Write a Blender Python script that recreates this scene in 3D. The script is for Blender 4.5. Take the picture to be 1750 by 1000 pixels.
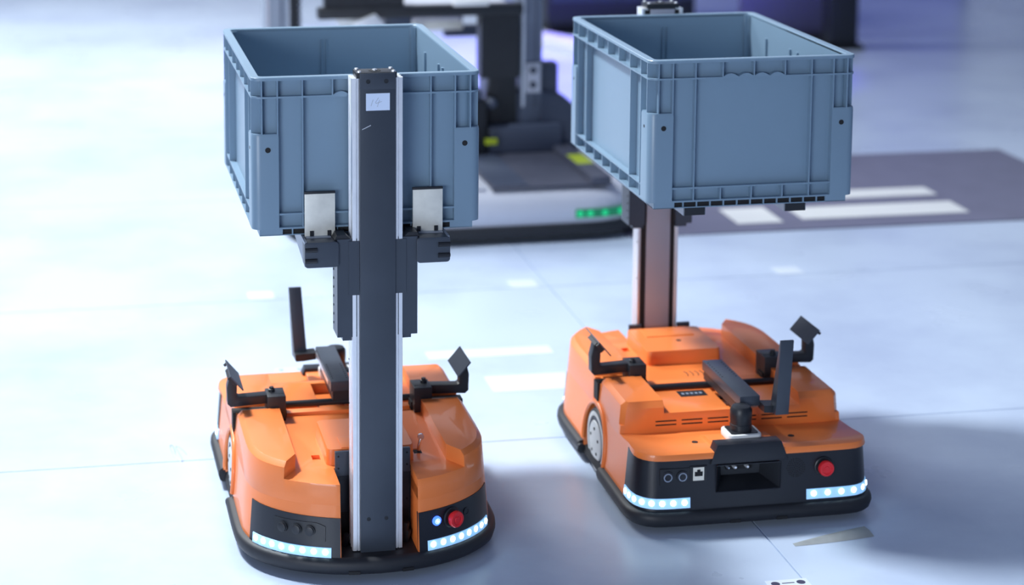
import bpy, bmesh, math, random
from mathutils import Vector, Matrix
random.seed(4)
SC = bpy.context.scene
for o in list(bpy.data.objects): bpy.data.objects.remove(o)
COL = SC.collection
R = math.radians

# ------------------------------------------------------------------ camera
F_PX, CX, CY = 3442.6, 722.5, 14.1
PITCH, ROLL, CAM_H = R(8.269), R(.129), 1.4928
cam = bpy.data.cameras.new('camera'); cam_o = bpy.data.objects.new('camera', cam); COL.objects.link(cam_o)
cam.sensor_fit = 'HORIZONTAL'; cam.sensor_width = 36; cam.lens = F_PX/1750*36
cam.shift_x = (875-CX)/1750; cam.shift_y = (CY-500)/1750
right0 = Vector((1, 0, 0)); fwd = Vector((0, math.cos(PITCH), -math.sin(PITCH))); down0 = Vector((0, -math.sin(PITCH), -math.cos(PITCH)))
cr, sr = math.cos(ROLL), math.sin(ROLL)
xr = right0*cr-down0*sr; dn = right0*sr+down0*cr
cam_o.matrix_world = Matrix((( xr.x, -dn.x, -fwd.x, 0), (xr.y, -dn.y, -fwd.y, 0), (xr.z, -dn.z, -fwd.z, CAM_H), (0, 0, 0, 1)))
cam.dof.use_dof = True; cam.dof.focus_distance = 3.52; cam.dof.aperture_fstop = 2.6
cam.clip_end = 200
SC.camera = cam_o

# ------------------------------------------------------------------ light and exposure
SC.view_settings.view_transform = 'Standard'; SC.view_settings.look = 'None'
SC.view_settings.gamma = 1; SC.view_settings.use_curve_mapping = False
SC.view_settings.exposure = 0.0
world = bpy.data.worlds.new('hall'); SC.world = world; world.use_nodes = True
wb = world.node_tree.nodes['Background']; wb.inputs[0].default_value = (.46, .61, 1, 1); wb.inputs[1].default_value = .27
def area(name, loc, target, sx, sy, power, color, spread=180):
    l = bpy.data.lights.new(name, 'AREA'); l.shape = 'RECTANGLE'; l.size = sx; l.size_y = sy; l.energy = power; l.color = color; l.spread = R(spread)
    o = bpy.data.objects.new(name, l); COL.objects.link(o); o.location = loc
    o.rotation_euler = (Vector(target)-Vector(loc)).to_track_quat('-Z', 'Y').to_euler(); return o
area('hall_or_fill_light', (-2.0, 4.75, 4.6), (-.05, 3.75, .3), .6, .6, 92, (.90, .96, 1), 92)
area('hall_or_fill_light', (-2.3, -2.2, 1.5), (0, 3.9, .4), 2.4, 1.4, 165, (.84, .91, 1))  # added low fill, brightens fronts while crate interiors stay dark
area('hall_or_fill_light', (-3.6, 8.6, 4.4), (-2.0, 7.4, 0), 2.6, 2.4, 190, (.97, 1, 1), 100)
area('hall_or_fill_light', (0, 12.5, 6.5), (0, 18, 2.6), 9, 1.0, 230, (.93, .97, 1), 140)  # added unseen lamp, whitens the back wall for reflections on floor and rims
vl = bpy.data.lights.new('violet_spot', 'SPOT'); vl.energy = 1900; vl.color = (.20, .15, 1); vl.spot_size = R(44); vl.spot_blend = .5; vl.shadow_soft_size = .1
vo = bpy.data.objects.new('violet_spot', vl); COL.objects.link(vo); vo.location = (2.4, 8.9, 3.0)
vo.rotation_euler = (Vector((.5, 8.45, 0))-vo.location).to_track_quat('-Z', 'Y').to_euler()

# ------------------------------------------------------------------ materials
def mat(name, col, rough=.45, metal=0, spec=.5, noise=0, nscale=12, emit=None, estr=0, bump=0, bscale=300, coat=0):
    m = bpy.data.materials.new(name); m.use_nodes = True; nt = m.node_tree; b = nt.nodes['Principled BSDF']
    c = tuple(col)+(1,)
    b.inputs['Base Color'].default_value = c; b.inputs['Roughness'].default_value = rough; b.inputs['Metallic'].default_value = metal
    b.inputs['Specular IOR Level'].default_value = spec; b.inputs['Coat Weight'].default_value = coat
    tc = nt.nodes.new('ShaderNodeTexCoord')
    n = nt.nodes.new('ShaderNodeTexNoise'); n.inputs['Scale'].default_value = nscale; n.inputs['Detail'].default_value = 5
    nt.links.new(tc.outputs['Object'], n.inputs['Vector'])
    if noise:
        mx = nt.nodes.new('ShaderNodeMix'); mx.data_type = 'RGBA'; mx.inputs[6].default_value = tuple(max(0, v*(1-noise)) for v in col)+(1,)
        mx.inputs[7].default_value = tuple(min(1, v*(1+noise)) for v in col)+(1,)
        nt.links.new(n.outputs['Fac'], mx.inputs[0]); nt.links.new(mx.outputs[2], b.inputs['Base Color'])
    mr = nt.nodes.new('ShaderNodeMapRange'); mr.inputs[3].default_value = max(.02, rough-.06); mr.inputs[4].default_value = min(1, rough+.06)
    nt.links.new(n.outputs['Fac'], mr.inputs[0]); nt.links.new(mr.outputs[0], b.inputs['Roughness'])
    if bump:
        n2 = nt.nodes.new('ShaderNodeTexNoise'); n2.inputs['Scale'].default_value = bscale; nt.links.new(tc.outputs['Object'], n2.inputs['Vector'])
        bp = nt.nodes.new('ShaderNodeBump'); bp.inputs['Strength'].default_value = bump; bp.inputs['Distance'].default_value = .001
        nt.links.new(n2.outputs['Fac'], bp.inputs['Height']); nt.links.new(bp.outputs[0], b.inputs['Normal'])
    if emit: b.inputs['Emission Color'].default_value = tuple(emit)+(1,); b.inputs['Emission Strength'].default_value = estr
    return m
M = dict(
    orange=mat('orange_plastic', (.90, .228, .050), .42, noise=.04, nscale=5, bump=.08, bscale=700, coat=.25),
    black=mat('black_plastic', (.013, .015, .020), .42, noise=.25, nscale=20),
    coverblack=mat('anodised_cover', (.052, .064, .086), .36, metal=.2, noise=.25, nscale=9),
    panel=mat('panel_black', (.010, .012, .019), .36, noise=.2),
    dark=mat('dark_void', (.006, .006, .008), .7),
    rubber=mat('bumper_rubber', (.014, .016, .022), .55, noise=.2, nscale=15),
    alu=mat('aluminium', (.80, .82, .86), .3, metal=.85, noise=.05, nscale=30),
    alubright=mat('bright_aluminium', (.86, .88, .92), .38, metal=.6, noise=.06, nscale=40),
    brushed=mat('brushed_plate', (.40, .41, .48), .5, metal=.3, noise=.05, nscale=8),
    galv=mat('zinc_plate', (.80, .79, .72), .45, metal=.35, noise=.22, nscale=38),
    crate=mat('blue_grey_plastic', (.195, .29, .385), .34, noise=.05, nscale=4, bump=.05, bscale=500),
    wheel=mat('wheel_grey', (.55, .57, .57), .5, noise=.1, nscale=40),
    white=mat('white_plastic', (.82, .83, .82), .4, noise=.03),
    paper=mat('paper_label', (.64, .74, .92), .6, noise=.03),
    pencil=mat('pencil_stroke', (.33, .38, .46), .7),
    red=mat('red_button', (.75, .02, .03), .35, noise=.05),
    bluelamp=mat('blue_lamp', (.05, .1, .9), .4, emit=(.05, .16, 1), estr=2.2),
    bluelight=mat('blue_lamp_core', (.3, .4, 1), .4, emit=(.45, .6, 1), estr=2.0),
    ledbody=mat('led_diffuser', (.45, .65, .9), .3, emit=(.25, .58, 1), estr=.6),
    led=mat('led_white', (.9, 1, 1), .3, emit=(.72, .95, 1), estr=7),
    green=mat('green_led', (.02, .5, .15), .3, emit=(.0, .55, .25), estr=.6),
    greenbody=mat('green_diffuser', (.0, .12, .06), .3, emit=(0, .3, .12), estr=.35),
    silver=mat('silver_paint', (.60, .62, .70), .35, metal=.15, noise=.04, nscale=6),
    slate=mat('slate_plastic', (.055, .070, .112), .5, noise=.12, nscale=6),
    taupe=mat('taupe_metal', (.34, .33, .36), .5),
    postdark=mat('shaded_post_paint', (.15, .18, .25), .4, metal=.2, noise=.08),  # post paint darkened for the right mast, shade put into the colour
    deckgrey=mat('deck_grey', (.062, .068, .10), .55, noise=.18, nscale=25),
    postgrey=mat('post_paint', (.30, .34, .41), .4, metal=.2, noise=.08),
    yellow=mat('yellow_sticker', (.42, .52, .02), .5),
    cream=mat('cream_socket', (.85, .82, .72), .4),
    ringgrey=mat('grey_ring', (.35, .4, .5), .35, metal=.5),
    chrome=mat('chrome_key', (.7, .7, .72), .2, metal=1),
    brown=mat('brown_gloss', (.05, .028, .024), .3, noise=.2),
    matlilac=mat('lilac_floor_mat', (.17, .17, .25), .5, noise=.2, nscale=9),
    wallviolet=mat('violet_grey_panel', (.14, .13, .22), .5, noise=.15, nscale=2),
    screen=mat('violet_screen', (.2, .2, .6), .4, emit=(.17, .17, .62), estr=.45),
    tape=mat('pale_tape', (.68, .75, .85), .5, noise=.03),
    dot=mat('marker_ink', (.05, .05, .10), .6),
    paledot=mat('worn_marker_ink', (.24, .32, .52), .6, noise=.2),
)

# ------------------------------------------------------------------ mesh helpers
class MB:
    def __init__(s): s.v = []; s.f = []; s.m = []; s.cur = 0
    def add(s, vs, fs):
        b = len(s.v); s.v += [tuple(v) for v in vs]; s.f += [tuple(b+i for i in f) for f in fs]; s.m += [s.cur]*len(fs); return s
    def box(s, x0, x1, y0, y1, z0, z1):
        v = [(x, y, z) for z in (z0, z1) for x, y in ((x0, y0), (x1, y0), (x1, y1), (x0, y1))]
        return s.add(v, [(3, 2, 1, 0), (4, 5, 6, 7), (0, 1, 5, 4), (1, 2, 6, 5), (2, 3, 7, 6), (3, 0, 4, 7)])
    def loft(s, loops, cap=True, closed=False):
        n = len(loops[0]); v = [p for l in loops for p in l]; f = []
        k = len(loops); rng = range(k if closed else k-1)
        for i in rng:
            a, b = i*n, ((i+1) % k)*n
            for j in range(n): f.append((a+j, a+(j+1) % n, b+(j+1) % n, b+j))
        if cap and not closed: f.append(tuple(range(n-1, -1, -1))); f.append(tuple(range((k-1)*n, k*n)))
        return s.add(v, f)
    def prism(s, poly, a0, a1, axis='z'):
        def p(q, a): return {'z': (q[0], q[1], a), 'y': (q[0], a, q[1]), 'x': (a, q[0], q[1])}[axis]
        return s.loft([[p(q, a0) for q in poly], [p(q, a1) for q in poly]])
    def rod(s, p0, p1, r0, r1=None, n=16):
        r1 = r0 if r1 is None else r1
        p0, p1 = Vector(p0), Vector(p1); d = (p1-p0).normalized(); a = d.orthogonal().normalized(); b = d.cross(a)
        L = lambda p, r: [p+a*r*math.cos(2*math.pi*i/n)+b*r*math.sin(2*math.pi*i/n) for i in range(n)]
        return s.loft([L(p0, r0), L(p1, r1)])
    def lathe(s, p0, axis, prof, n=24):
        p0 = Vector(p0); d = Vector(axis).normalized(); a = d.orthogonal().normalized(); b = d.cross(a)
        return s.loft([[p0+d*h+a*r*math.cos(2*math.pi*i/n)+b*r*math.sin(2*math.pi*i/n) for i in range(n)] for h, r in prof])
    def tube(s, pts, r, n=8, closed=False):
        pts = [Vector(p) for p in pts]; loops = []; k = len(pts); up = None
        for i, p in enumerate(pts):
            t = ((pts[(i+1) % k]-pts[i-1]) if closed else (pts[min(i+1, k-1)]-pts[max(i-1, 0)])).normalized()
            up = t.orthogonal().normalized() if up is None else (up-t*up.dot(t)).normalized()
            b = t.cross(up); loops.append([p+up*r*math.cos(2*math.pi*j/n)+b*r*math.sin(2*math.pi*j/n) for j in range(n)])
        return s.loft(loops, closed=closed)
    def obox(s, c, ax, ay, az):
        c, ax, ay, az = map(Vector, (c, ax, ay, az))
        v = [c+ax*i+ay*j+az*k for k in (-1, 1) for i, j in ((-1, -1), (1, -1), (1, 1), (-1, 1))]
        return s.add(v, [(3, 2, 1, 0), (4, 5, 6, 7), (0, 1, 5, 4), (1, 2, 6, 5), (2, 3, 7, 6), (3, 0, 4, 7)])
    def mesh(s, name, mats, ang=32, bev=0):
        me = bpy.data.meshes.new(name); me.from_pydata(s.v, [], s.f)
        for m in (mats if isinstance(mats, (list, tuple)) else [mats]): me.materials.append(m)
        me.polygons.foreach_set('material_index', s.m)
        bm = bmesh.new(); bm.from_mesh(me); bmesh.ops.recalc_face_normals(bm, faces=bm.faces)
        if bev:
            e = [x for x in bm.edges if len(x.link_faces) == 2 and x.calc_face_angle(0) > R(40)]
            bmesh.ops.bevel(bm, geom=e, offset=bev, segments=2, profile=.6, affect='EDGES', clamp_overlap=True)
        bm.to_mesh(me); bm.free()
        for p in me.polygons: p.use_smooth = True
        me.set_sharp_from_angle(angle=R(ang)); me.update(); return me
    def build(s, name, mats, parent=None, ang=32, bev=0):
        o = bpy.data.objects.new(name, s.mesh(name, mats, ang, bev)); COL.objects.link(o)
        if parent: o.parent = parent
        return o
def tag(o, label=None, cat=None, group=None, kind=None):
    for k, v in (('label', label), ('category', cat), ('group', group), ('kind', kind)):
        if v: o[k] = v
    return o
def empty(name, loc=(0, 0, 0), rz=0, parent=None):
    o = bpy.data.objects.new(name, None); COL.objects.link(o); o.location = loc; o.rotation_euler = (0, 0, rz); o.empty_display_size = .05
    if parent: o.parent = parent
    return o
def boolean(o, cutters, bev=0, ang=32, op='DIFFERENCE'):
    """apply boolean cuts (lists of MB), then an edge bevel, to the mesh of o"""
    tmp = []
    for c in cutters:
        t = c.build('cutter', M['dark']); tmp.append(t)
        m = o.modifiers.new('b', 'BOOLEAN'); m.operation = op; m.object = t; m.solver = 'EXACT'
    if bev:
        m = o.modifiers.new('bev', 'BEVEL'); m.width = bev; m.segments = 2; m.limit_method = 'ANGLE'; m.angle_limit = R(38); m.use_clamp_overlap = True
    dg = bpy.context.evaluated_depsgraph_get(); dg.update()
    me = bpy.data.meshes.new_from_object(o.evaluated_get(dg))
    o.modifiers.clear(); o.data = me
    for p in me.polygons: p.use_smooth = True
    me.set_sharp_from_angle(angle=R(ang))
    for t in tmp: bpy.data.objects.remove(t)
    return o
def copy_tree(o, parent=None):
    c = o.copy(); COL.objects.link(c)
    if parent: c.parent = parent
    for ch in list(o.children): copy_tree(ch, c)
    return c
def child(o, name): return [c for c in o.children if c.name.split('.')[0] == name][0]
def rrect(x0, x1, y0, y1, r, n=5):
    out = []
    for cx, cy, a in ((x1-r, y0+r, -90), (x1-r, y1-r, 0), (x0+r, y1-r, 90), (x0+r, y0+r, 180)):
        for i in range(n+1):
            t = R(a+90*i/n); out.append((cx+r*math.cos(t), cy+r*math.sin(t)))
    return out
def resample(pts, n):
    pts = [Vector(p) for p in pts]; k = len(pts); L = [0]
    for i in range(k): L.append(L[-1]+(pts[(i+1) % k]-pts[i]).length)
    out = []; j = 0
    for i in range(n):
        t = L[-1]*i/n
        while L[j+1] < t: j += 1
        out.append(pts[j].lerp(pts[(j+1) % k], (t-L[j])/max(1e-9, L[j+1]-L[j])))
    return out

# ------------------------------------------------------------------ the floor
FYAW = R(10.3)
def f_mat():
    m = bpy.data.materials.new('glossy_white_floor'); m.use_nodes = True; nt = m.node_tree; b = nt.nodes['Principled BSDF']
    geo = nt.nodes.new('ShaderNodeNewGeometry')
    n = nt.nodes.new('ShaderNodeTexNoise'); n.inputs['Scale'].default_value = 1.6; n.inputs['Detail'].default_value = 7; n.inputs['Roughness'].default_value = .62
    nt.links.new(geo.outputs['Position'], n.inputs['Vector'])
    rp = nt.nodes.new('ShaderNodeValToRGB'); e = rp.color_ramp.elements
    e[0].position = .32; e[0].color = (.43, .51, .68, 1); e[1].position = .56; e[1].color = (.55, .645, .80, 1)
    nt.links.new(n.outputs['Fac'], rp.inputs[0]); nt.links.new(rp.outputs[0], b.inputs['Base Color'])
    n2 = nt.nodes.new('ShaderNodeTexNoise'); n2.inputs['Scale'].default_value = 5; n2.inputs['Detail'].default_value = 6
    nt.links.new(geo.outputs['Position'], n2.inputs['Vector'])
    mr = nt.nodes.new('ShaderNodeMapRange'); mr.inputs[3].default_value = .2; mr.inputs[4].default_value = .42
    nt.links.new(n2.outputs['Fac'], mr.inputs[0]); nt.links.new(mr.outputs[0], b.inputs['Roughness'])
    return m
M['floor'] = f_mat()
sub = MB().box(-14, 14, -2, 34, -.06, -.004).build('floor', M['floor']); tag(sub, kind='structure')
def rot(u, v): return (u*math.cos(FYAW)-v*math.sin(FYAW), u*math.sin(FYAW)+v*math.cos(FYAW))
pw, ph, gap = 2.4, 1.1, .0016
pm = MB().box(gap, pw-gap, gap, ph-gap, -.004, 0).mesh('floor_panel', M['floor'])
for j in range(0, 11):
    for i in range(-2, 4):
        x, y = rot(1.253-pw+i*pw-(j % 2)*0, 3.922-1.1*2+j*1.1)
        if not (-4.6 < x < 4.2): continue
        o = bpy.data.objects.new('floor_panel', pm); COL.objects.link(o); o.location = (x, y, 0); o.rotation_euler = (0, 0, FYAW); o.parent = sub

# ------------------------------------------------------------------ robot body outline
half = [(0, -.386), (.06, -.381), (.11, -.367), (.155, -.344), (.19, -.315), (.216, -.281), (.231, -.24), (.2365, -.19), (.2375, -.05),
        (.2385, .10), (.2395, .22), (.2395, .275), (.233, .306), (.214, .329), (.185, .339), (.12, .341), (0, .341)]
def crom(p, n=6):
    q = [p[0]]+p+[p[-1]]; out = []
    for i in range(1, len(q)-2):
        a, b, c, d = [Vector(x) for x in q[i-1:i+3]]
        for k in range(n):
            t = k/n; out.append(.5*((2*b)+(c-a)*t+(2*a-5*b+4*c-d)*t*t+(3*b-a-3*c+d)*t**3))
    out.append(Vector(p[-1])); return out
hp = crom(half); OUT = resample(hp+[Vector((-p.x, p.y)) for p in reversed(hp[1:-1])], 132)
NO = len(OUT); NRM = []
for i in range(NO):
    t = (OUT[(i+1) % NO]-OUT[i-1]).normalized(); NRM.append(Vector((t.y, -t.x)))
for _ in range(2): NRM = [((NRM[i-1]+NRM[i]*2+NRM[(i+1) % NO])/4).normalized() for i in range(NO)]
def inset(z):
    pts = [(0, .008), (.05, .010), (.17, .0205), (.19, .022), (.25, .024)]
    for (a, x), (b, y) in zip(pts, pts[1:]):
        if a <= z <= b: return x+(y-x)*(z-a)/(b-a)
    return .01
def ring(d, z): return [(OUT[i].x-NRM[i].x*d, OUT[i].y-NRM[i].y*d, z) for i in range(NO)]
CUM = [0]
for i in range(NO): CUM.append(CUM[-1]+(OUT[(i+1) % NO]-OUT[i]).length)
def at_s(s, d, z):
    s %= CUM[-1]; i = max(k for k in range(NO) if CUM[k] <= s); t = (s-CUM[i])/(CUM[i+1]-CUM[i])
    p = OUT[i].lerp(OUT[(i+1) % NO], t); n = NRM[i].lerp(NRM[(i+1) % NO], t).normalized()
    return Vector((p.x-n.x*d, p.y-n.y*d, z)), Vector((n.x, n.y, 0))
def s_of(u, end, d=.012):
    best = None
    for k in range(0, 1200):
        s = CUM[-1]*k/1200; p, n = at_s(s, d, 0)
        if (p.y < 0) == (end == 'mast') and abs(p.x-u) < (9 if best is None else best[0]): best = (abs(p.x-u), s)
    return best[1]
def strip(s0, s1, z0, z1, proud, thick, n=24, mb=None, zfun=None):
    """a band lying on the tapered side of the body between two perimeter stations"""
    if s1 < s0: s1 += CUM[-1]
    loops = []
    for i in range(n+1):
        s = s0+(s1-s0)*i/n; a, b = (z0, z1) if zfun is None else zfun(i/n)
        loops.append([at_s(s, inset(a)-proud, a)[0], at_s(s, inset(b)-proud, b)[0], at_s(s, inset(b)-proud+thick, b)[0], at_s(s, inset(a)-proud+thick, a)[0]])
    mb = mb or MB(); mb.loft(loops); return mb
def skin_frame(u, end, z):
    s = s_of(u, end); p, n = at_s(s, inset(z)-.0012, z); return p, n

# ------------------------------------------------------------------ the lift robot
WV, WZ, WR = .02, .067, .067            # wheel axle
def make_robot():
    root = empty('lift_robot')
    P = lambda mb, name, m, par=root, **k: mb.build(name, M[m] if isinstance(m, str) else [M[x] for x in m], par, **k)
    # lower shell with jutting lip at the sensor end
    loops = []
    for z, extra in ((.035, 0), (.05, 0), (.09, 0), (.1355, 0), (.1375, -.006), (.155, -.004)):
        l = []
        for i, p in enumerate(ring(inset(z), z)):
            w = max(0, min(1, (p[1]-.24)/.05)) if extra else 0
            q = ring_pt = Vector(p); n = NRM[i]; q -= Vector((n.x, n.y, 0))*extra*w; l.append(q)
        loops.append(l)
    low = P(MB().loft(loops), 'lower_shell', 'orange')
    cut = [MB().box(-.0685, .0685, -.6, -.279, 0, .3), MB().box(-.043, .079, .285, .5, .073, .124)]
    for sg in (-1, 1):
        c = MB(); c.rod((sg*.183, WV, WZ), (sg*.3, WV, WZ), WR+.008, n=40); cut.append(c)
        x0, x1 = sorted((sg*.21, sg*.3)); cut.append(MB().box(x0, x1, -.013, -.007, .1, .3))
        cut.append(MB().box(x0, x1, WV-.06, WV+.06, 0, .06))
    cut.append(MB().prism([(.178, .139), (.305, .1485), (.5, .1485), (.5, .3), (.178, .3)], -.5, .5, 'x'))
    boolean(low, cut, bev=.0016)
    # upper shell: two shoulders, channel, slab
    keep = resample(rrect(-.2345, .2345, -.6, .186, .04, 6), 100)
    up = MB().loft([ring(inset(.134), .134), ring(inset(.188), .188), ring(inset(.191)+.0005, .191), ring(inset(.2)+.009, .1995)])
    up = P(up, 'upper_shell', 'orange')
    big = MB().loft([[(p.x, p.y, .10) for p in keep], [(p.x-.010*(1 if p.x > 0 else -1), min(p.y, .1825), .188) for p in keep], [(p.x*.93, min(p.y, .174), .199) for p in keep], [(p.x*.93, min(p.y, .174), .3) for p in keep]])
    boolean(up, [big], op='INTERSECT')
    H = .136
    cut = [MB().box(-H, H, -.6, 0, .171, .4), MB().box(-H, H, -.001, .022, .178, .4), MB().box(-H, H, .0215, .062, .158, .4), MB().box(-H, H, .061, .6, .1765, .4),
           MB().prism([(-.168, -.6), (.168, -.6), (.168, -.325), (.1365, -.272), (-.1365, -.272), (-.168, -.325)], .171, .4),
           MB().box(-.052, .004, .055, .165, .152, .4), MB().box(-.0685, .0685, -.6, -.279, .1, .4)]
    for sg in (-1, 1):
        x0, x1 = sorted((sg*.118, sg*.3)); cut.append(MB().box(x0, x1, -.028, .028, .186, .4))
        x0, x1 = sorted((sg*.1185, sg*.2)); cut.append(MB().box(x0, x1, -.020, .020, .172, .4))
        x0, x1 = sorted((sg*.205, sg*.3)); cut.append(MB().box(x0, x1, -.018, -.006, .1, .3))
        for vv in (-.222,):
            x0, x1 = sorted((sg*.085, sg*.1)); cut.append(MB().box(x0, x1, vv-.012, vv+.012, .164, .3))
    boolean(up, cut, bev=.0022)
    # battery box cover between the shoulders
    bx = MB(); k = rrect(-.078, .078, -.266, -.111, .010)
    bx.loft([[(x*1.02, y+(.002 if y > -.2 else 0), .169) for x, y in k], [(x, y, .1985) for x, y in k], [(x*.985, y*.99-.002, .2005) for x, y in k]])
    b = P(bx, 'battery_cover', 'orange', ang=40)
    P(MB().box(-.052, .052, -.262, -.205, .2002, .2022), 'raised_pad', 'orange', b, bev=.001)
    P(MB().lathe((-.008, -.175, .1998), (0, 0, 1), [(0, .0055), (.0010, .0055)], 14), 'screw_hole', 'dark', b)
    P(MB().box(-.058, .012, .048, .066, .15, .158), 'bar_socket', 'dark')
    for sg in (-1, 1):
        x0, x1 = sorted((sg*.12, sg*.222)); P(MB().box(x0, x1, -.006, .021, .150, .1868), 'slot_shade_fill', 'dark')  # near-black insert paints the shade inside the deck slot
    # vents
    for a in range(6):
        u = -.035+.011*a; P(MB().tube([(u+.006*math.cos(t), -.048+.016*math.sin(t), .1712) for t in [R(120+20*q) for q in range(7)]], .0009, 5), 'vent', 'dark')
    for c in (-.132, -.08, -.028, .028, .08, .132):
        for z in (.1535, .1610): P(MB().box(c-.0205, c+.0205, .175, .1848+(.1535-z)*.04, z-.0011, z+.0011), 'vent_slot', 'dark')
    # display on the slab
    d = MB().box(.02, .075, .068, .100, .172, .1772); dd = P(d, 'indicator_panel', 'panel', bev=.0005)
    for i in range(5): P(MB().box(.028+i*.009, .033+i*.009, .080, .089, .1771, .1776), 'indicator', 'ringgrey', dd)
    # lower step screws
    for u in (-.09, .10): P(MB().lathe((u, .262, .1440), (0, 0, 1), [(0, .006), (.0022, .006), (.0022, .003)], 14), 'screw_hole', 'dark')
    # chassis and bumper
    P(MB().loft([[(p[0]*.97, p[1]*.985, .012) for p in ring(.012, 0)], ring(.008, .02), ring(.012, .036)]), 'chassis', 'dark')
    ss = lambda v, sg: min(range(NO), key=lambda i: abs(OUT[i].y-v)+(9 if OUT[i].x*sg < 0 else 0))
    prof = [(.004, .014), (-.001, .018), (-.004, .028), (-.003, .036), (.002, .041), (.011, .0425), (.013, .014)]
    for a, b_ in ((ss(-.052, -1), ss(-.052, 1)), (ss(.095, 1), ss(.095, -1))):
        if b_ < a: b_ += NO
        P(MB().loft([[(OUT[i % NO].x-NRM[i % NO].x*q, OUT[i % NO].y-NRM[i % NO].y*q, z) for q, z in prof] for i in range(a, b_+1)]), 'bumper', 'rubber', ang=50)
    for sg in (-1, 1):
        for vv in (-.052, .094):
            P(MB().rod((sg*.2345, vv-.005, .030), (sg*.2345, vv+.005, .030), .0075, n=12), 'bumper_clip', 'black')
    for u in (-.045, .045):
        for e, s_ in (('lidar', 1), ('mast', -1)):
            p, n = at_s(s_of(u, e), -.0025, .0195); P(MB().obox(p, Vector((n.y, -n.x, 0))*.010, n*.0012, (0, 0, .0028)), 'bumper_notch', 'dark')
    # wheels
    for sg in (-1, 1):
        w = MB().lathe((sg*.193, WV, WZ), (sg, 0, 0), [(0, WR-.004), (.003, WR), (.026, WR), (.031, WR-.004), (.031, WR-.008)], 48); tyre = P(w, 'wheel', 'rubber')
        h = MB().lathe((sg*.21, WV, WZ), (sg, 0, 0), [(0, WR-.0075), (.0142, WR-.0075), (.0150, WR-.010), (.0150, WR-.016), (.0128, WR-.018), (.0128, WR-.024), (.0160, WR-.027), (.0175, .012), (.0175, .004)], 48)
        hub = P(h, 'hub', 'wheel', tyre)
        for q in range(5):
            t = R(90+72*q); P(MB().lathe((sg*.2255, WV+.026*math.cos(t), WZ+.026*math.sin(t)), (sg, 0, 0), [(0, .0032), (.0022, .0032)], 10), 'wheel_bolt', 'dark', tyre)
        for q in range(6):
            t0 = 60*q+12; pts = [(sg*.2233, WV+(WR-.021)*math.cos(R(t0+5*j)), WZ+(WR-.021)*math.sin(R(t0+5*j))) for j in range(8)]
            P(MB().tube(pts, .0017, 6), 'hub_groove', 'slate', tyre)
        pts = [(sg*(.2385-inset(max(.05, WZ+(WR+.011)*math.sin(R(t))))), WV+(WR+.011)*math.cos(R(t)), WZ+(WR+.011)*math.sin(R(t))) for t in range(-22, 203, 9)]
        P(MB().tube(pts, .0052, 8), 'wheel_arch_trim', 'orange', ang=60)
    # ---- mast end panels
    for side in (-1, 1):
        s0, s1 = sorted((s_of(side*.0695, 'mast'), s_of(side*.2135, 'mast')))
        if s1-s0 > CUM[-1]/2: s0, s1 = s1, s0+CUM[-1]
        dr = (lambda t: 1-t) if side < 0 else (lambda t: t)     # 0 at the notch, 1 at the corner
        pn = P(strip(s0, s1, .041, .112, .0016, .009, 20, zfun=lambda t: (.038, .112+.004*dr(t))), 'light_panel', 'panel')
        a, b_ = sorted((s_of(side*.084, 'mast'), s_of(side*.209, 'mast')))
        if b_-a > CUM[-1]/2: a, b_ = b_, a+CUM[-1]
        ls = P(strip(a, b_, .0425, .0600, .0032, .006, 20), 'led_strip', 'ledbody')
        for q in range(8):
            p, n = at_s(a+(b_-a)*(q+.5)/8, inset(.0525)-.0025, .0525)
            P(MB().lathe(p, n, [(0, .0051), (.0016, .0051), (.0024, .0035)], 14), 'led', 'led', ls)
    s0, s1 = s_of(-.178, 'mast'), s_of(-.094, 'mast')
    if s1 < s0: s1 += CUM[-1]
    bt = P(strip(s0, s1, .072, .103, .003, .006, 12, zfun=lambda t: (.0705+.002*(1-t), .103-.006*max(0, (t-.86)/.14))), 'button_plate', 'black')
    for u in (-.1635, -.1415, -.1205):
        p, n = skin_frame(u, 'mast', .0885); P(MB().lathe(p+n*.001, n, [(0, .0098), (.004, .0098), (.004, .0082), (.0062, .0078), (.0068, .006)], 20), 'push_button', 'black', bt)
    p, n = skin_frame(.1025, 'mast', .0925)
    l = P(MB().lathe(p, n, [(0, .0085), (.003, .0085), (.003, .0065), (.0042, .006)], 20), 'blue_switch', 'bluelamp')
    P(MB().lathe(p+n*.0042, n, [(0, .0028), (.0008, .0028)], 16), 'lamp_core', 'bluelight', l)
    tag(P(MB().tube([p+n*.0045+Vector((n.y, -n.x, 0))*.0045*math.cos(R(t))+Vector((0, 0, .0045*math.sin(R(t)))) for t in range(0, 360, 30)], .0006, 5, True), 'lamp_ring', 'bluelight', l))
    def estop(p, n):
        e = P(MB().lathe(p, n, [(0, .0185), (.0015, .0185), (.003, .0165)], 24), 'emergency_stop', 'black')
        P(MB().lathe(p+n*.002, n, [(0, .010), (.006, .010), (.007, .0145), (.0125, .0150), (.0155, .0135), (.0158, .0095), (.0145, .009), (.0145, .0055), (.0155, .005), (.0155, .001)], 28), 'red_cap', 'red', e)
    p, n = skin_frame(.1325, 'mast', .0915); estop(p, n)
    p, n = skin_frame(.163, 'mast', .092); P(MB().lathe(p, n, [(0, .007), (.0012, .007), (.0012, .0055), (.0004, .0052)], 18), 'speaker_port', 'black')
    # ---- sensor end panel
    sA, sB = s_of(.2335, 'lidar', .02), s_of(-.2335, 'lidar', .02)
    sA -= .012; sB += .012
    pn = P(strip(sA, sB, .037, .1375, .0018, .010, 60), 'front_panel', 'panel')
    boolean(pn, [MB().box(-.043, .079, .25, .5, .073, .124)])
    P(MB().prism([(-.060, .126), (.092, .126), (.0785, .1625), (-.0455, .1625)], .300, .3300, 'y'), 'panel_crest', 'panel', bev=.001)
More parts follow.
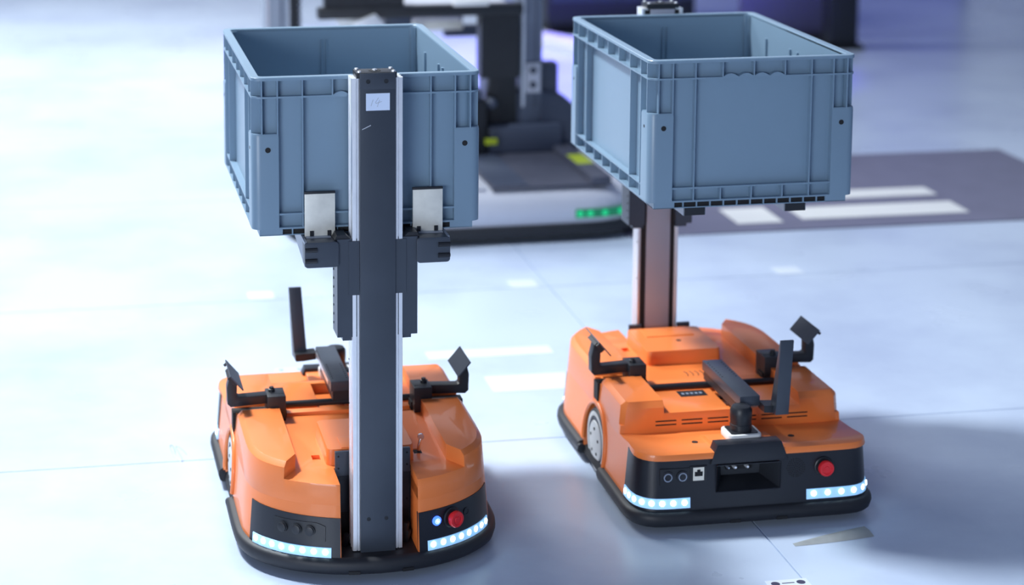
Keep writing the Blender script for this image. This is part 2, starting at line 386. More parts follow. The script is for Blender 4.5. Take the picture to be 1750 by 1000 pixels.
    P(MB().prism([(.215, .130), (.215, .142), (.250, .1525), (.305, .156), (.322, .1625), (.322, .13)], -.0445, .0775, 'x'), 'lidar_pad', 'orange', bev=.0015)
    dk = MB(); o_ = [(-.043, .073), (.079, .073), (.079, .124), (-.043, .124)]; i_ = [(-.016, .090), (.058, .090), (.060, .119), (-.018, .119)]
    dk.add([(x, .3315, z) for x, z in o_]+[(x, .293, z) for x, z in i_], [(0, 1, 5, 4), (1, 2, 6, 5), (2, 3, 7, 6), (3, 0, 4, 7), (4, 5, 6, 7)])
    dock = P(dk, 'charging_recess', 'black')
    fr = MB(); fr.tube([(x+(.0012 if x < 0 else -.0012)*-1, .3318, z) for x, z in o_], .0012, 6, True); P(fr, 'recess_frame', 'panel', dock)
    P(MB().box(.0, .05, .294, .299, .102, .117), 'contact_plate', 'dark', dock)
    for u, r in ((.036, .0042), (.012, .0042), (.049, .0032)): P(MB().lathe((u, .296, .1095), (0, 1, 0), [(0, r), (.012, r*.9), (.015, r*.5)], 14), 'contact_pin', 'alubright' if r > .004 else 'ringgrey', dock)
    pp, n = skin_frame(.159, 'lidar', .107)
    pl = P(MB().obox(pp+Vector((-.002, -.001, 0)), (.031, 0, 0), n*.002, (0, .0, .0155)), 'port_plate', 'black', bev=.001)
    for u in (.173, .1455):
        p, n = skin_frame(u, 'lidar', .1065); k = P(MB().lathe(p+n*.0012, n, [(0, .0115), (.002, .0115), (.0024, .0095)], 22), 'round_port', 'panel', pl)
        P(MB().tube([p+n*.0038+Vector((.0072*math.cos(R(t)), 0, .0072*math.sin(R(t)))) for t in range(0, 360, 20)], .0013, 6, True), 'port_ring', 'ringgrey', pl)
    p, n = skin_frame(.1135, 'lidar', .1085)
    et = P(MB().obox(p, (.0165, 0, 0), n*.0015, (0, 0, .0165)), 'network_port', 'black', bev=.001)
    P(MB().obox(p+n*.0015+Vector((0, 0, .0015)), (.0105, 0, 0), n*.0012, (0, 0, .0125)), 'socket', 'cream', et)
    P(MB().prism([(p.x-.0075, .106), (p.x+.0075, .106), (p.x+.0075, .1145), (p.x+.003, .1145), (p.x+.003, .1185), (p.x-.003, .1185), (p.x-.003, .1145), (p.x-.0075, .1145)], p.y+.0025, p.y+.0034, 'y'), 'socket_opening', 'dark', et)
    g = MB()
    for rr, cnt in ((.003, 5), (.0065, 10), (.010, 15), (.0135, 20), (.017, 24)):
        for q in range(cnt):
            t = 2*math.pi*q/cnt; p, n = skin_frame(-.0755+rr*math.cos(t), 'lidar', .1085+rr*math.sin(t)); g.lathe(p, n, [(0, .0012), (.0009, .0012)], 6)
    P(g, 'speaker_grille', 'dark')['kind'] = 'stuff'
    p, n = skin_frame(-.1305, 'lidar', .1075); estop(p, n)
    for sg in (1, -1):
        a, b_ = (s_of(.238, 'lidar', .008)-.008, s_of(.131, 'lidar')) if sg > 0 else (s_of(-.096, 'lidar'), s_of(-.238, 'lidar', .008)+.020)
        ls = P(strip(a, b_, .047, .0665, .0034, .006, 26, zfun=lambda t: (.0475, .0665)), 'led_strip', 'ledbody')
        for q in range(8):
            p, n = at_s(a+(b_-a)*(q+.5)/8, inset(.058)-.0028, .058); P(MB().lathe(p, n, [(0, .0051), (.0016, .0051), (.0024, .0035)], 14), 'led', 'led', ls)
    # ---- lidar
    lb = P(MB().prism(rrect(-.019, .0465, .246, .302, .010, 4), .154, .168), 'lidar_base', 'white', bev=.003)
    P(MB().prism(rrect(-.0125, .040, .2515, .296, .004, 3), .1675, .1695), 'lidar_plate', 'black', lb)
    P(MB().lathe((.0145, .273, .1690), (0, 0, 1), [(0, .0205), (.012, .0205), (.013, .0198), (.030, .0208), (.040, .0205), (.046, .0165), (.0475, .009), (.0475, .002)], 32), 'lidar_dome', 'black', lb)
    # ---- tray rod, guide arms
    P(MB().rod((-.135, .046, .179), (.135, .046, .179), .0065, n=12), 'cross_rod', 'black')
    for sg in (-1, 1):
        a = P(MB().box(*sorted((sg*.123, sg*.158)), -.026, .026, .172, .221), 'guide_arm', 'black', bev=.002)
        P(MB().lathe((sg*.147, .006, .2208), (0, 0, 1), [(0, .0065), (.005, .0065), (.006, .0045), (.009, .0045)], 14), 'clamp_knob', 'black', a)
        P(MB().prism([(sg*.125, .205), (sg*.226, .2), (sg*.232, .206), (sg*.233, .238), (sg*.2265, .266), (sg*.2135, .251), (sg*.2145, .221), (sg*.21, .2185), (sg*.125, .222)], -.012, .012, 'y'), 'arm_bar', 'black', a, bev=.0015)
        sl = Vector((sg*.65, 0, .76)); nn = Vector((-sg*.76, 0, .65))
        P(MB().obox(Vector((sg*.217, 0, .264))+nn*.0015, sl*.0185, (0, .050, 0), nn*.0012), 'guide_flap', 'coverblack', a)
        P(MB().obox(Vector((sg*.2172, 0, .264))-nn*.0042, sl*.011, (0, .026, 0), nn*.0045), 'flap_bracket', 'black', a)
        P(MB().lathe(Vector((sg*.2255, .044, .2745))-nn*.0002, -nn, [(0, .003), (.007, .003)], 8), 'flap_screw', 'black', a)
    # ---- camera bar and blade
    cb = P(MB().box(-.030, .0095, .030, .252, .205, .2245), 'sensor_bar', 'coverblack', bev=.0012)
    P(MB().box(-.026, .006, .031, .215, .186, .2052), 'bar_body', 'black', cb)
    P(MB().box(-.0312, -.0295, .06, .24, .2085, .2165), 'bar_rail', 'alu', cb)
    P(MB().prism([(-.0295, .2), (-.056, .197), (-.070, .197), (-.072, .2), (-.072, .2115), (-.0295, .2135)], .245, .277, 'y'), 'blade_bracket', 'black', cb)
    P(MB().loft([[(-.0735, .2890, .198), (-.0475, .2890, .198), (-.0455, .262, .198), (-.0715, .262, .198)], [(-.0800, .289, .341), (-.0545, .289, .341), (-.0545, .283, .341), (-.0800, .283, .341)]]), 'sensor_blade', 'coverblack', cb, bev=.0008)
    for q in range(8):
        for u in (-.024, .004):
            P(MB().lathe((u, .05+.012*q, .2243), (0, 0, 1), [(0, .0014), (.0007, .0014)], 8), 'bar_screw', 'dark', cb)
    # ---- mast foot plates
    for sg in (-1, 1):
        x0, x1 = sorted((sg*.040, sg*.0675)); fp = P(MB().box(x0, x1, -.290, -.282, .092, .2040), 'mast_bracket', 'coverblack', bev=.001)
        for z in (.196, .174, .11): P(MB().lathe((sg*.0615, -.290, z), (0, -1, 0), [(0, .0018), (.0008, .0018)], 8), 'screw', 'dark', fp)
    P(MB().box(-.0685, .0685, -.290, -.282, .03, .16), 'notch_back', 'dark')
    P(MB().box(-.0685, .0685, -.372, -.296, .03, .040), 'notch_floor', 'rubber')
    for q, (u, z) in enumerate(((.055, .05), (-.055, .05), (.052, .065))): P(MB().rod((u, -.312, .04), (u+.004, -.316, z+.012), .006, n=8), 'cable_gland', 'black')
    # ---- mast
    mast = P(MB().box(-.0310, .0310, -.3485, -.3415, .036, .884), 'mast', 'coverblack', bev=.0008)
    tag(mast, 'black cover plate between bright rails')
    for sg in (-1, 1):
        q = [(.0300, -.343), (.0325, -.3445), (.0355, -.3445), (.0355, -.341), (.0372, -.341), (.0372, -.3445), (.0435, -.3440), (.0445, -.341), (.0445, -.3335), (.0415, -.3320), (.0415, -.3275), (.0445, -.326),
             (.0445, -.319), (.0415, -.3175), (.0415, -.313), (.0445, -.3115), (.0445, -.3045), (.0400, -.3045), (.0400, -.309), (.0300, -.309)]
        P(MB().prism([(sg*x, y) for x, y in q], .042, .8835), 'mast_rail', 'alubright', mast, ang=20)
        x0, x1 = sorted((sg*.0262, sg*.037)); P(MB().box(x0, x1, -.3085, -.306, .05, .88), 'mast_channel', 'dark', mast)
        for z in (.30, .38, .46): P(MB().lathe((sg*.0445, -.308, z), (sg, 0, 0), [(0, .0016), (.0008, .0016)], 8), 'screw', 'dark', mast)
    P(MB().box(-.0265, .0265, -.3415, -.303, .05, .8825), 'mast_back', 'brushed', mast, bev=.001)
    cap = P(MB().box(-.0365, .0335, -.3470, -.3055, .8838, .8935), 'mast_cap', 'black', mast, bev=.001)
    P(MB().box(-.0310, .0310, -.3490, -.3455, .8650, .8925), 'cap_front', 'coverblack', mast, bev=.0008)
    for u, v_ in ((-.031, -.342), (.028, -.342), (-.031, -.311), (.028, -.311)): P(MB().lathe((u, v_, .8935), (0, 0, 1), [(0, .0036), (.0025, .0032), (.003, .001)], 12), 'cap_screw', 'alubright', mast)
    P(MB().lathe((-.002, -.328, .8936), (0, 0, 1), [(0, .0105), (.0006, .0105)], 20), 'cap_hole', 'dark', mast)
    P(MB().lathe((-.002, -.328, .894), (0, 0, 1), [(0, .0045), (.002, .0045), (.003, .002)], 12), 'shaft_end', 'alu', mast)
    for u in (-.0165, .0145):
        P(MB().lathe((u, -.3490, .8785), (0, -1, 0), [(0, .0038), (.0006, .0038), (.0006, .0028), (.0002, .0026)], 14), 'screw', 'black', mast)
        P(MB().lathe((u, -.3484, .1005), (0, -1, 0), [(0, .0036), (.0006, .0036), (.0006, .0026), (.0002, .0024)], 14), 'screw', 'black', mast)
    # ---- lift carriage
    car = empty('lift_carriage', (0, 0, 0), 0, root)
    for sg in (-1, 1):
        x0, x1 = sorted((sg*.0355, sg*.0715))
        sp = MB().box(*sorted((sg*.0345, sg*.0700)), -.3440, -.2900, .4305, .6040)
        sp.box(*sorted((sg*.0315, sg*.050)), -.3455, -.3400, .505, .6005); sp.box(*sorted((sg*.036, sg*.060)), -.338, -.296, .4225, .4315)
        P(sp, 'carriage_plate', 'coverblack', car)
        for q in range(9): P(MB().lathe((sg*.0700, -.300, .445+q*.016), (sg, 0, 0), [(0, .0022), (.0008, .0022)], 8), 'screw', 'dark', car)
        brk = MB().prism(rrect(*sorted((sg*.068, sg*.1265)), .5575, .6020, .006, 4), -.3500, -.3180, 'y')
        P(brk, 'fork_bracket', 'coverblack', car, bev=.001)
        P(MB().prism([(sg*.046, .603), (sg*.074, .603), (sg*.070, .611), (sg*.054, .611)], -.342, -.300, 'y'), 'bracket_gusset', 'black', car)
        for z in (.570, .589): P(MB().tube([(sg*(.1262-.021*t), -.3500+.0006-.0008*t, z) for t in (0, .35, .7, 1)], .0042, 8), 'bracket_bolt', 'black', car)
        f = MB().box(*sorted((sg*.077, sg*.120)), -.318, .225, .5985, .6035); f.box(*sorted((sg*.077, sg*.0795)), -.318, .225, .5825, .6); f.box(*sorted((sg*.1175, sg*.120)), -.318, .225, .5825, .6)
        P(f, 'fork', 'postgrey', car)
        side = sg*.1262; P(MB().prism([(-.345, .559), (-.16, .586), (-.16, .6025), (-.345, .6025)], *sorted((side, side-sg*.004)), 'x'), 'fork_web', 'postgrey', car)
        P(MB().box(*sorted((sg*.079, sg*.118)), .220, .2275, .583, .5985), 'fork_tip', 'black', car)
        c = MB().box(*sorted((sg*.0682, sg*.1210)), -.3085, -.3040, .5990, .6780); P(c, 'clamp_plate', 'galv', car, bev=.0008)
        P(MB().box(*sorted((sg*.0675, sg*.1215)), -.3090, -.3035, .6770, .6815), 'plate_edge', 'black', car, bev=.001)
        for u in (.0785, .109): P(MB().box(*sorted((sg*(u-.0032), sg*(u+.0032))), -.3105, -.3080, .6, .6125), 'plate_clip', 'black', car)
    tag(car, 'black carriage with forks and pale clamp plates')
    return root
rob = make_robot()

# ------------------------------------------------------------------ the crates
def make_crate():
    root = empty('storage_crate'); P = lambda mb, name, par=root, m='crate', **k: mb.build(name, M[m], par, **k)
    X, Y, Z = .2, .28, .278; wi, wo = .1850, .1868
    L = lambda x, y, z, r=.014: [(a, b, z) for a, b in rrect(-x, x, -y, y, r)]
    dx = Y-X
    P(MB().loft([L(wo, wo+dx, .012), L(wo, wo+dx, Z-.003), L(wi, wi+dx, Z-.003), L(wi, wi+dx, .016)]), 'crate_shell', ang=40)
    P(MB().loft([L(X, Y, Z-.006, .018), L(X, Y, Z-.0012, .018), L(X-.0012, Y-.0012, Z, .017), L(wi+.001, wi+dx+.001, Z, .009), L(wi, wi+dx, Z-.0012, .009), L(wi, wi+dx, Z-.006, .009)], closed=True), 'crate_rim', ang=40)
    # flanges with the scalloped middle, ribs
    for z, t, e in ((.2415, .003, .0005), (.0365, .003, .0015), (.012, .003, .0005)):
        lat = MB().loft([L(X-e, Y-e, z, .018), L(X-e, Y-e, z+t, .018), L(wi+.001, wi+dx+.001, z+t, .01), L(wi+.001, wi+dx+.001, z, .01)], closed=True); P(lat, 'flange', ang=40)
    for sg in (-1, 1):
        y0, y1 = sorted((sg*(wo+dx-.001), sg*(Y-.0006)))
        for q in range(4):
            c = -.045+.03*q; a = [(c-.015+.03*i/8, .2445+.0062*math.sin(math.pi*i/8)) for i in range(9)]
            P(MB().prism(a+[(c+.015, .2420), (c-.015, .2420)], y0, y1, 'y'), 'scallop')
    T = .0012
    class One:
        def __init__(s, n): s.n = n
        def box(s, *a): P(MB().box(*a), s.n)
    rb = One('rib')
    for sg in (-1, 1):
        y0, y1 = sorted((sg*(wo+dx-.0014), sg*(Y-.0008)))
        for u in (-.155, -.112, -.06, 0, .06, .112, .155): rb.box(u-T, u+T, y0, y1, .2440, Z-.004)
        for u in (-.155, -.112, .112, .155): rb.box(u-T, u+T, y0, y1, .0390, .2420)
        for u in (-.155, -.112, -.06, 0, .06, .112, .155): rb.box(u-T, u+T, y0, y1, .0140, .0370)
        x0, x1 = sorted((sg*(wo-.0014), sg*(X-.0008)))
        for v in (-.22, -.15, -.075, 0, .075, .15, .22): rb.box(x0, x1, v-T, v+T, .2440, Z-.004)
        for v in (-.222, -.155, .155, .222): rb.box(x0, x1, v-T, v+T, .0390, .2420)
        for v in (-.222, -.155, -.09, -.03, .03, .09, .155, .222): rb.box(x0, x1, v-T, v+T, .0140, .0370)
    for a, b in ((-1, -1), (-1, 1), (1, -1), (1, 1)):     # corner fins above the guards
        for q in range(2):
            if q: x = a*(X-.018); rb.box(x-T, x+T, *sorted((b*(Y-.026), b*(Y-.001))), .175, Z-.004)
            else: y = b*(Y-.020); rb.box(*sorted((a*(X-.026), a*(X-.001))), y-T, y+T, .175, Z-.004)
    inn = One('inner_rib')
    for sg in (-1, 1):
        for u in (-.005, .005): inn.box(u-.0011, u+.0011, *sorted((sg*(wi+dx+.001), sg*(wi+dx-.0035))), .018, .2520)
        for v in (-.155, -.020, .020, .155): inn.box(*sorted((sg*(wi+.0005), sg*(wi-.004))), v-.0035, v+.0035, .018, .2400)
    fl = MB().box(-wi+.001, wi-.001, -(wi+dx)+.001, wi+dx-.001, .0125, .0165); P(fl, 'crate_floor')
    ft = One('crate_foot')
    for a in (-1, 1):
        for b in (-1, 1):
            ft.box(*sorted((a*.147, a*.187)), *sorted((b*.235, b*.275)), 0, .0130)
    ft.box(-.187, .187, -.275, -.271, 0, .0016); ft.box(-.187, .187, .271, .275, 0, .0016); ft.box(-.187, -.183, -.268, .268, 0, .0022); ft.box(.183, .187, -.268, .268, 0, .0022)
    for i in range(11):
        u = -.13+.026*i
        if abs(u) > .14: continue
        for sg in (-1, 1): ft.box(u-T, u+T, *sorted((sg*.252, sg*.2748)), 0, .0130)
    for i in range(13):
        v = -.21+.035*i
        for sg in (-1, 1): ft.box(*sorted((sg*.17, sg*.187)), v-T, v+T, 0, .0130)
    dk = MB().box(-.184, .184, -.2712, .2712, .0015, .0125); P(dk, 'foot_shade_fill', m='dark')  # near-black filler, paints the shade in the foot cells
    for a in (-1, 1):
        for b in (-1, 1):
            g = [(a*.1535, b*(Y-.014)), (a*.1535, b*Y), (a*(X-.016), b*Y)]+[(a*(X-.016+.016*math.sin(R(15*i))), b*(Y-.016+.016*math.cos(R(15*i)))) for i in range(1, 6)]+[(a*X, b*(Y-.016)), (a*X, b*(Y-.048)), (a*(X-.014), b*(Y-.048)), (a*(X-.014), b*(Y-.014))]
            mb = MB(); cx, cy = a*.183, b*.263
            mb.loft([[(x, y, .0125) for x, y in g], [(x, y, .175) for x, y in g], [(cx+(x-cx)*.94, cy+(y-cy)*.90, .1795) for x, y in g]]); gd = P(mb, 'corner_guard', ang=50)
            P(MB().lathe((a*.172, b*(Y-.002), .1520), (0, b, 0), [(0, .0048), (.0025, .0048)], 18), 'guard_hole', gd, 'dark')
            P(MB().lathe((a*(X-.002), b*(Y-.030), .1520), (a, 0, 0), [(0, .0030), (.0024, .0030)], 14), 'guard_hole', gd, 'dark')
    return root
crate = make_crate()

def to_world(x, y, yaw, u, v): return (x+u*math.cos(yaw)-v*math.sin(yaw), y+u*math.sin(yaw)+v*math.cos(yaw))
LX, LY, LA = -.1404, 3.7055, R(10.638)
RX, RY, RA = .5614, 3.8968, R(10.727+180)
G = 'orange lift robots carrying crates'
rob2 = copy_tree(rob)
rob.location = (LX, LY, 0); rob.rotation_euler.z = LA
rob2.location = (RX, RY, 0); rob2.rotation_euler.z = RA
tag(rob, 'left orange floor robot with black front mast bearing a numbered white sticker', 'robot', G)
tag(rob2, 'right orange floor robot with lidar dome in front and its mast behind', 'robot', G)
child(rob, 'lift_carriage').location.z = .0004; child(rob2, 'lift_carriage').location.z = -.0096
# sticker, scratch and key only on the left robot
mast = child(rob, 'mast')
st = MB().box(-.0203, .0207, -.3493, -.3485, .8284, .8580); st.cur = 1
def stroke(pts):
    for (x0, z0), (x1, z1) in zip(pts, pts[1:]):
        d = Vector((x1-x0, 0, z1-z0)); n = Vector((-d.z, 0, d.x)).normalized()*.00035
        st.obox(((x0+x1)/2, -.34935, (z0+z1)/2), d/2, (0, .00008, 0), n)
stroke([(-.0080, .8475), (-.0118, .8365)])
stroke([(.0012, .8505), (-.0040, .8425), (-.0030, .8405), (.0068, .8440)]); stroke([(.0030, .8465), (-.0010, .8345)])
tag(st.build('number_sticker', [M['paper'], M['pencil']], mast), 'white sticker with the handwritten number 14')
MB().tube([(-.027, -.3487, .796), (-.012, -.3487, .803)], .0007, 6).build('scratch', M['alubright'], mast)
kh = MB().box(.072, .103, -.235, -.215, .1695, .1709).build('key_slot', M['dark'], rob)
kb = MB().tube([(.0945, -.226, .17), (.0945, -.228, .183), (.098, -.226, .195)], .003, 8); kb.lathe((.0985, -.2285, .199), (0, 1, 0), [(0, .006), (.005, .006)], 14)
tag(kb.build('silver_key', M['chrome'], rob), 'small shiny key lever')

for a, q in zip([c for c in rob.children if c.name.startswith('guide_arm')], ((-.002, -.006), (0, -.005))):
    for nm in ('guide_flap', 'flap_screw', 'flap_bracket'): child(a, nm).location = (q[0], 0, q[1])
crate2 = copy_tree(crate)
x, y = to_world(LX, LY, LA, -.0108, -.022); crate.location = (x, y, .6040); crate.rotation_euler.z = LA
x, y = to_world(RX, RY, RA, -.0011, -.0246); crate2.location = (x, y, .5940); crate2.rotation_euler.z = RA
tag(crate, 'left blue-grey plastic crate half hidden by the black mast in front', 'crate', 'blue-grey crates on the lift robots')
tag(crate2, 'right blue-grey plastic crate with its whole long front side in view', 'crate', 'blue-grey crates on the lift robots')

# ------------------------------------------------------------------ background transport robot
def make_shuttle():
    root = empty('transport_robot', (.13, 5.556, 0), R(11.3))
    P = lambda mb, name, m, par=root, **k: mb.build(name, M[m], par, **k)
    def sh(d, z, front=0): return [(a, b, z) for a, b in rrect(-.50+d, .60-d, 0+d+front, 1.35-d, .24-d*.6, 8)]
    P(MB().loft([sh(.03, .012), sh(.004, .02), sh(0, .035), sh(.004, .05), sh(.02, .055)]), 'bumper', 'rubber', ang=50)
    P(MB().loft([sh(.014, .052), sh(.008, .075), sh(.010, .115), sh(.020, .135), sh(.040, .150), sh(.075, .158)]), 'body_shell', 'silver', ang=50)
    for q in range(3): P(MB().box(-.25+q*.05, -.235+q*.05, -.002, .004, .022, .034), 'bumper_notch', 'dark')
    # green lamp strip around the right front corner
    loops = []; o = sh(.006, 0); n = len(o)
    c = MB(); arc = [(a, b) for a, b, _ in rrect_arc()]
    c.loft([[(a, b, .068), (a, b, .094), (a-.003, b+.003, .094), (a-.003, b+.003, .068)] for a, b in arc]); ls = P(c, 'led_strip', 'greenbody')
    for q in range(5):
        i = 1+q*3; a, b = arc[i]; t = Vector((arc[i+1][0]-arc[i-1][0], arc[i+1][1]-arc[i-1][1], 0)).normalized(); nn = Vector((t.y, -t.x, 0))
        P(MB().lathe((a, b, .081), nn, [(0, .0095), (.002, .0095), (.003, .006)], 14), 'led', 'green', ls)
    # deck
    P(MB().box(.075, .42, .03, .66, .155, .163), 'deck_tray', 'deckgrey', bev=.003)
    P(MB().box(.085, .185, .04, .60, .1630, .1655), 'deck_rail', 'slate')
    P(MB().box(.37, .43, .03, .62, .155, .182), 'deck_rail', 'deckgrey', bev=.004)
    P(MB().box(-.30, .06, .04, .62, .156, .160), 'perforated_plate', 'silver')
    P(MB().box(.165, .40, .46, .72, .163, .250), 'equipment_box', 'slate', bev=.012)
    hs = MB().loft([[(.29, y, .17)]*0 or [(.25, y, .16), (.50, y, .16), (.495, y, .22), (.47, y, .28), (.42, y, .325), (.36, y, .345), (.25, y, .345)] for y in (.50, .98)])
    P(hs, 'mast_housing', 'slate', bev=.01)
    # masts
    def post(x, y, m_, name='mast_post'):
        p = P(MB().box(x-.035, x+.035, y, y+.09, .16, 1.5), name, m_, bev=.004)
        P(MB().box(x-.030, x-.022, y-.004, y+.01, .30, 1.5), 'post_rail', 'alu', p)
        P(MB().box(x+.012, x+.016, y-.002, y+.01, .30, 1.5), 'post_groove', 'slate', p); return p
    p = post(.308, .50, 'postdark')
    P(MB().box(.29, .335, .488, .50, .345, .437), 'post_bracket', 'silver', p, bev=.002)
    for z in (.370, .415): P(MB().lathe((.311, .489, z), (0, -1, 0), [(0, .011), (.004, .011), (.006, .007)], 14), 'bracket_bolt', 'slate', p)
    P(MB().box(.345, .40, .52, .58, .33, .43), 'motor_block', 'slate', p, bev=.006)
    p = post(-.478, .50, 'postgrey'); P(MB().box(-.432, -.402, .52, .56, .16, 1.5), 'chain_guide', 'black', p)  # left mast keeps the lighter copy, its brighter light put into the colour
    for q in range(20): P(MB().box(-.409, -.400, .514, .521, .52+q*.018, .528+q*.018), 'chain_link', 'ringgrey', p)
    # black lift frame and tray between the masts
    fr = empty('lift_frame', (0, 0, 0), 0, root)
    P(MB().box(-.36, .268, .44, .49, .596, .63), 'frame_beam', 'black', fr, bev=.006)
    P(MB().box(-.34, -.10, .45, .49, .615, .70), 'tray_side', 'black', fr)
    P(MB().box(-.10, .22, .47, .90, .622, .632), 'tray_plate', 'silver', fr)
    P(MB().box(.05, .16, .44, .46, .626, .645), 'tray_label', 'white', fr, bev=.003)
    P(MB().box(.14, .262, .46, .52, .40, .60), 'chain_case', 'black', fr)
    P(MB().box(.17, .262, .49, .545, .25, .60), 'chain_case', 'black', fr, bev=.01)
    P(MB().box(-.18, .17, .85, .90, .512, .556), 'cross_beam', 'taupe', fr, bev=.005)
    P(MB().box(-.04, .115, .60, .66, .530, .560), 'cross_beam', 'galv', fr, bev=.005)
    P(MB().box(.1, .29, .80, .84, .475, .51), 'cross_beam', 'slate', fr, bev=.005)
    P(MB().prism([(-.30, .60), (-.25, .60), (-.20, .545), (-.20, .515), (-.235, .515), (-.30, .58)], .46, .49, 'y'), 'angle_bracket', 'white', fr, bev=.003)
    P(MB().prism([(-.265, .585), (-.19, .612), (-.155, .57), (-.165, .52), (-.195, .52)], .42, .45, 'y'), 'angle_bracket', 'alubright', fr, bev=.003)
    P(MB().box(-.155, -.075, .45, .50, .515, .60), 'drive_block', 'slate', fr, bev=.006)
    # small drive unit standing beside the right mast
    P(MB().box(.04, .158, .44, .62, .163, .335), 'drive_cover', 'black', root, bev=.012)
    P(MB().lathe((.125, .47, .352), (0, -1, 0), [(0, .020), (.02, .020), (.03, .012)], 18), 'motor_end', 'slate')
    P(MB().lathe((.175, .48, .32), (0, -1, 0), [(0, .017), (.02, .017), (.03, .010)], 18), 'motor_end', 'slate')
    P(MB().box(.150, .186, .430, .442, .200, .216), 'yellow_sticker', 'yellow')
    P(MB().prism([(.375, .20), (.425, .20), (.425, .33), (.375, .33)], .1818, .1825), 'yellow_sticker', 'yellow')
    tag(root, 'blurred silver transport robot with twin grey masts and green lamp strip behind the crates', 'robot')
def rrect_arc():
    out = []
    for i in range(16):
        if i < 6: out.append((.320+.010*i, .0045, 0))
        else:
            t = R(-90+4.2*(i-5)); r = .2355; out.append((.370+r*math.cos(t), .24+r*math.sin(t), 0))
    return out
make_shuttle()

# ------------------------------------------------------------------ floor mat with pale plates, markers, tape
def flat(name, u0, u1, v0, v1, z0, z1, m, bev=0):
    cu, cv = (u0+u1)/2, (v0+v1)/2; x, y = rot(cu, cv)
    o = MB().box(u0-cu, u1-cu, v0-cv, v1-cv, z0, z1).build(name, M[m], bev=bev); o.location = (x, y, 0); o.rotation_euler.z = FYAW; return o
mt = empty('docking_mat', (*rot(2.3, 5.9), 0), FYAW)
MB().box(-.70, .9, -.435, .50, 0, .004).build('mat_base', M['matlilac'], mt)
for u0, u1, v0, v1 in ((-.34, -.20, -.35, -.17), (-.13, .40, -.33, -.19), (-.34, -.08, -.10, -.02), (.0, .4, -.1, .0)):
    MB().box(u0, u1, v0, v1, .004, .006).build('mat_plate', M['white'], mt)
tag(mt, 'lilac grey floor mat with white plates beneath the right crate', 'mat')
def marker(u, v, s, ink, label, dots=True):
    x, y = rot(u, v); r = empty('floor_marker', (x, y, 0), FYAW)
    MB().box(-s, s, -s, s, 0, .0008).build('marker_sheet', M['tape'], r)
    for a in (-1, 1):
        for b in (-1, 1): MB().lathe((a*s*.62, b*s*.62, .0008), (0, 0, 1), [(0, s*.21), (.0003, s*.21)], 16).build('marker_dot', M[ink], r)
    for b in (-1, 1): MB().box(-s*.3, s*.3, b*s*.62-s*.035, b*s*.62+s*.035, .0008, .0011).build('marker_line', M[ink], r)
    tag(r, label, 'floor marker', 'square markers on the floor')
marker(.501, 4.431, .034, 'paledot', 'white square floor marker with blue dots just behind the left robot')
marker(.494, 5.067, .033, 'tape', 'faded white floor marker left of the upright black blade')
marker(1.190, 5.057, .036, 'tape', 'faded white floor marker between the two robot masts')
marker(1.93, 5.06, .036, 'tape', 'faded white floor marker right of the right mast')
marker(1.222, 3.133, .0375, 'dot', 'crisp white floor marker with dark dots nearest to the camera')
o = flat('floor_tape', .83, 1.13, 4.47, 4.53, 0, .0006, 'tape'); tag(o, 'narrow pale tape strip on floor, the one farther from the camera', 'tape', 'pale tape strips on the floor')
o = flat('floor_tape', .93, 1.12, 4.22, 4.33, 0, .0006, 'tape'); tag(o, 'wide pale tape patch left of the right robot', 'tape', 'pale tape strips on the floor')

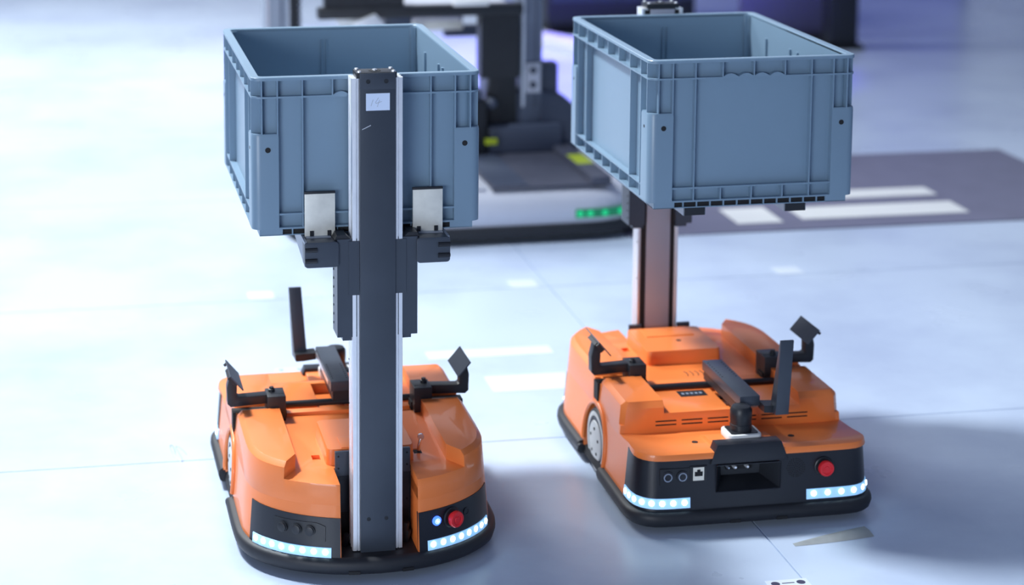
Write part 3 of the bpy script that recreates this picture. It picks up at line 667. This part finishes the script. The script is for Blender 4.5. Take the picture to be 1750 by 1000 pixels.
ox, oy = rot(1.36, 3.33)
sc_ = MB(); top = []
for i in range(7):
    t = i/6; u = -.07+.16*t; w = .006+.030*t-.012*t*t; v = -.02+.035*t; h = .0025+.004*math.sin(3*t)
    top.append([(u, v-w, .0004), (u, v, h), (u, v+w, .0004), (u, v, h*.3)])
o = sc_.loft(top).build('tape_scrap', mat('grey_olive_tape', (.36, .38, .38), .6, noise=.3, nscale=30)); o.location = (ox, oy, 0); o.rotation_euler.z = FYAW
tag(o, 'crumpled grey tape scrap on the floor behind the nearest marker', 'tape')
ox, oy = rot(.222, 3.965)
pts = [(.012*math.cos(t*1.25)+.004*t, .05*math.sin(t)*(1 if t < 6 else .8), .0006) for t in [i*.42 for i in range(24)]]
o = MB().tube([(a*.6-.02, b, c) for a, b, c in pts], .0006, 5).build('floor_scribble', M['ringgrey']); o.location = (ox, oy, 0); o.rotation_euler.z = FYAW
tag(o, 'thin grey looped pen scribble on the floor left of the left robot', 'scribble')

# ------------------------------------------------------------------ far background
cab = empty('equipment_cabinet', (1.0, 9.45, 0), R(8))
MB().box(-.42, .30, 0, .6, .05, .9).build('cabinet_body', M['black'], cab, bev=.01); MB().box(-.40, .28, .03, .57, 0, .05).build('plinth', M['dark'], cab)
MB().box(-.40, .28, -.012, 0, .16, .19).build('cabinet_ledge', M['slate'], cab)
tag(cab, 'low black equipment cabinet far behind the right crate', 'cabinet')
bar = empty('floor_barrier', (.70, 8.9, 0), R(-58))
MB().box(-.30, .30, -.05, .05, 0, .05).build('barrier_beam', M['white'], bar, bev=.004); tag(bar, 'low white beam on the floor behind the grey mast', 'beam')
scr = empty('display_wall', (1.5, 11.2, 0), R(4))
MB().box(-1.1, 1.6, .02, .2, 0, 1.9).build('screen_frame', M['black'], scr); MB().box(-1.05, 1.55, 0, .02, .06, 1.85).build('screen', M['screen'], scr)
tag(scr, 'glowing violet display wall at the far right back', 'screen')
pn = empty('partition_panel', (1.72, 9.3, 0), R(6))
MB().box(-.24, .24, 0, .05, .02, 1.1).build('panel_board', M['wallviolet'], pn, bev=.004); MB().box(-.2, .2, -.05, .1, 0, .02).build('panel_foot', M['dark'], pn)
tag(pn, 'dark violet grey partition panel behind the right crate rim', 'partition')
colm = empty('black_column', (1.905, 9.0, 0), R(6))
MB().box(-.065, .065, 0, .13, .02, 2.4).build('column_shaft', M['black'], colm, bev=.006); MB().box(-.09, .09, -.02, .15, 0, .02).build('column_foot', M['dark'], colm)
tag(colm, 'black column at the far right edge of the background', 'column')

wallb = MB().box(-14, 14, 18, 18.2, 0, 7).build('wall_back', mat('white_wall', (.82, .85, .90), .6, noise=.02)); tag(wallb, kind='structure')
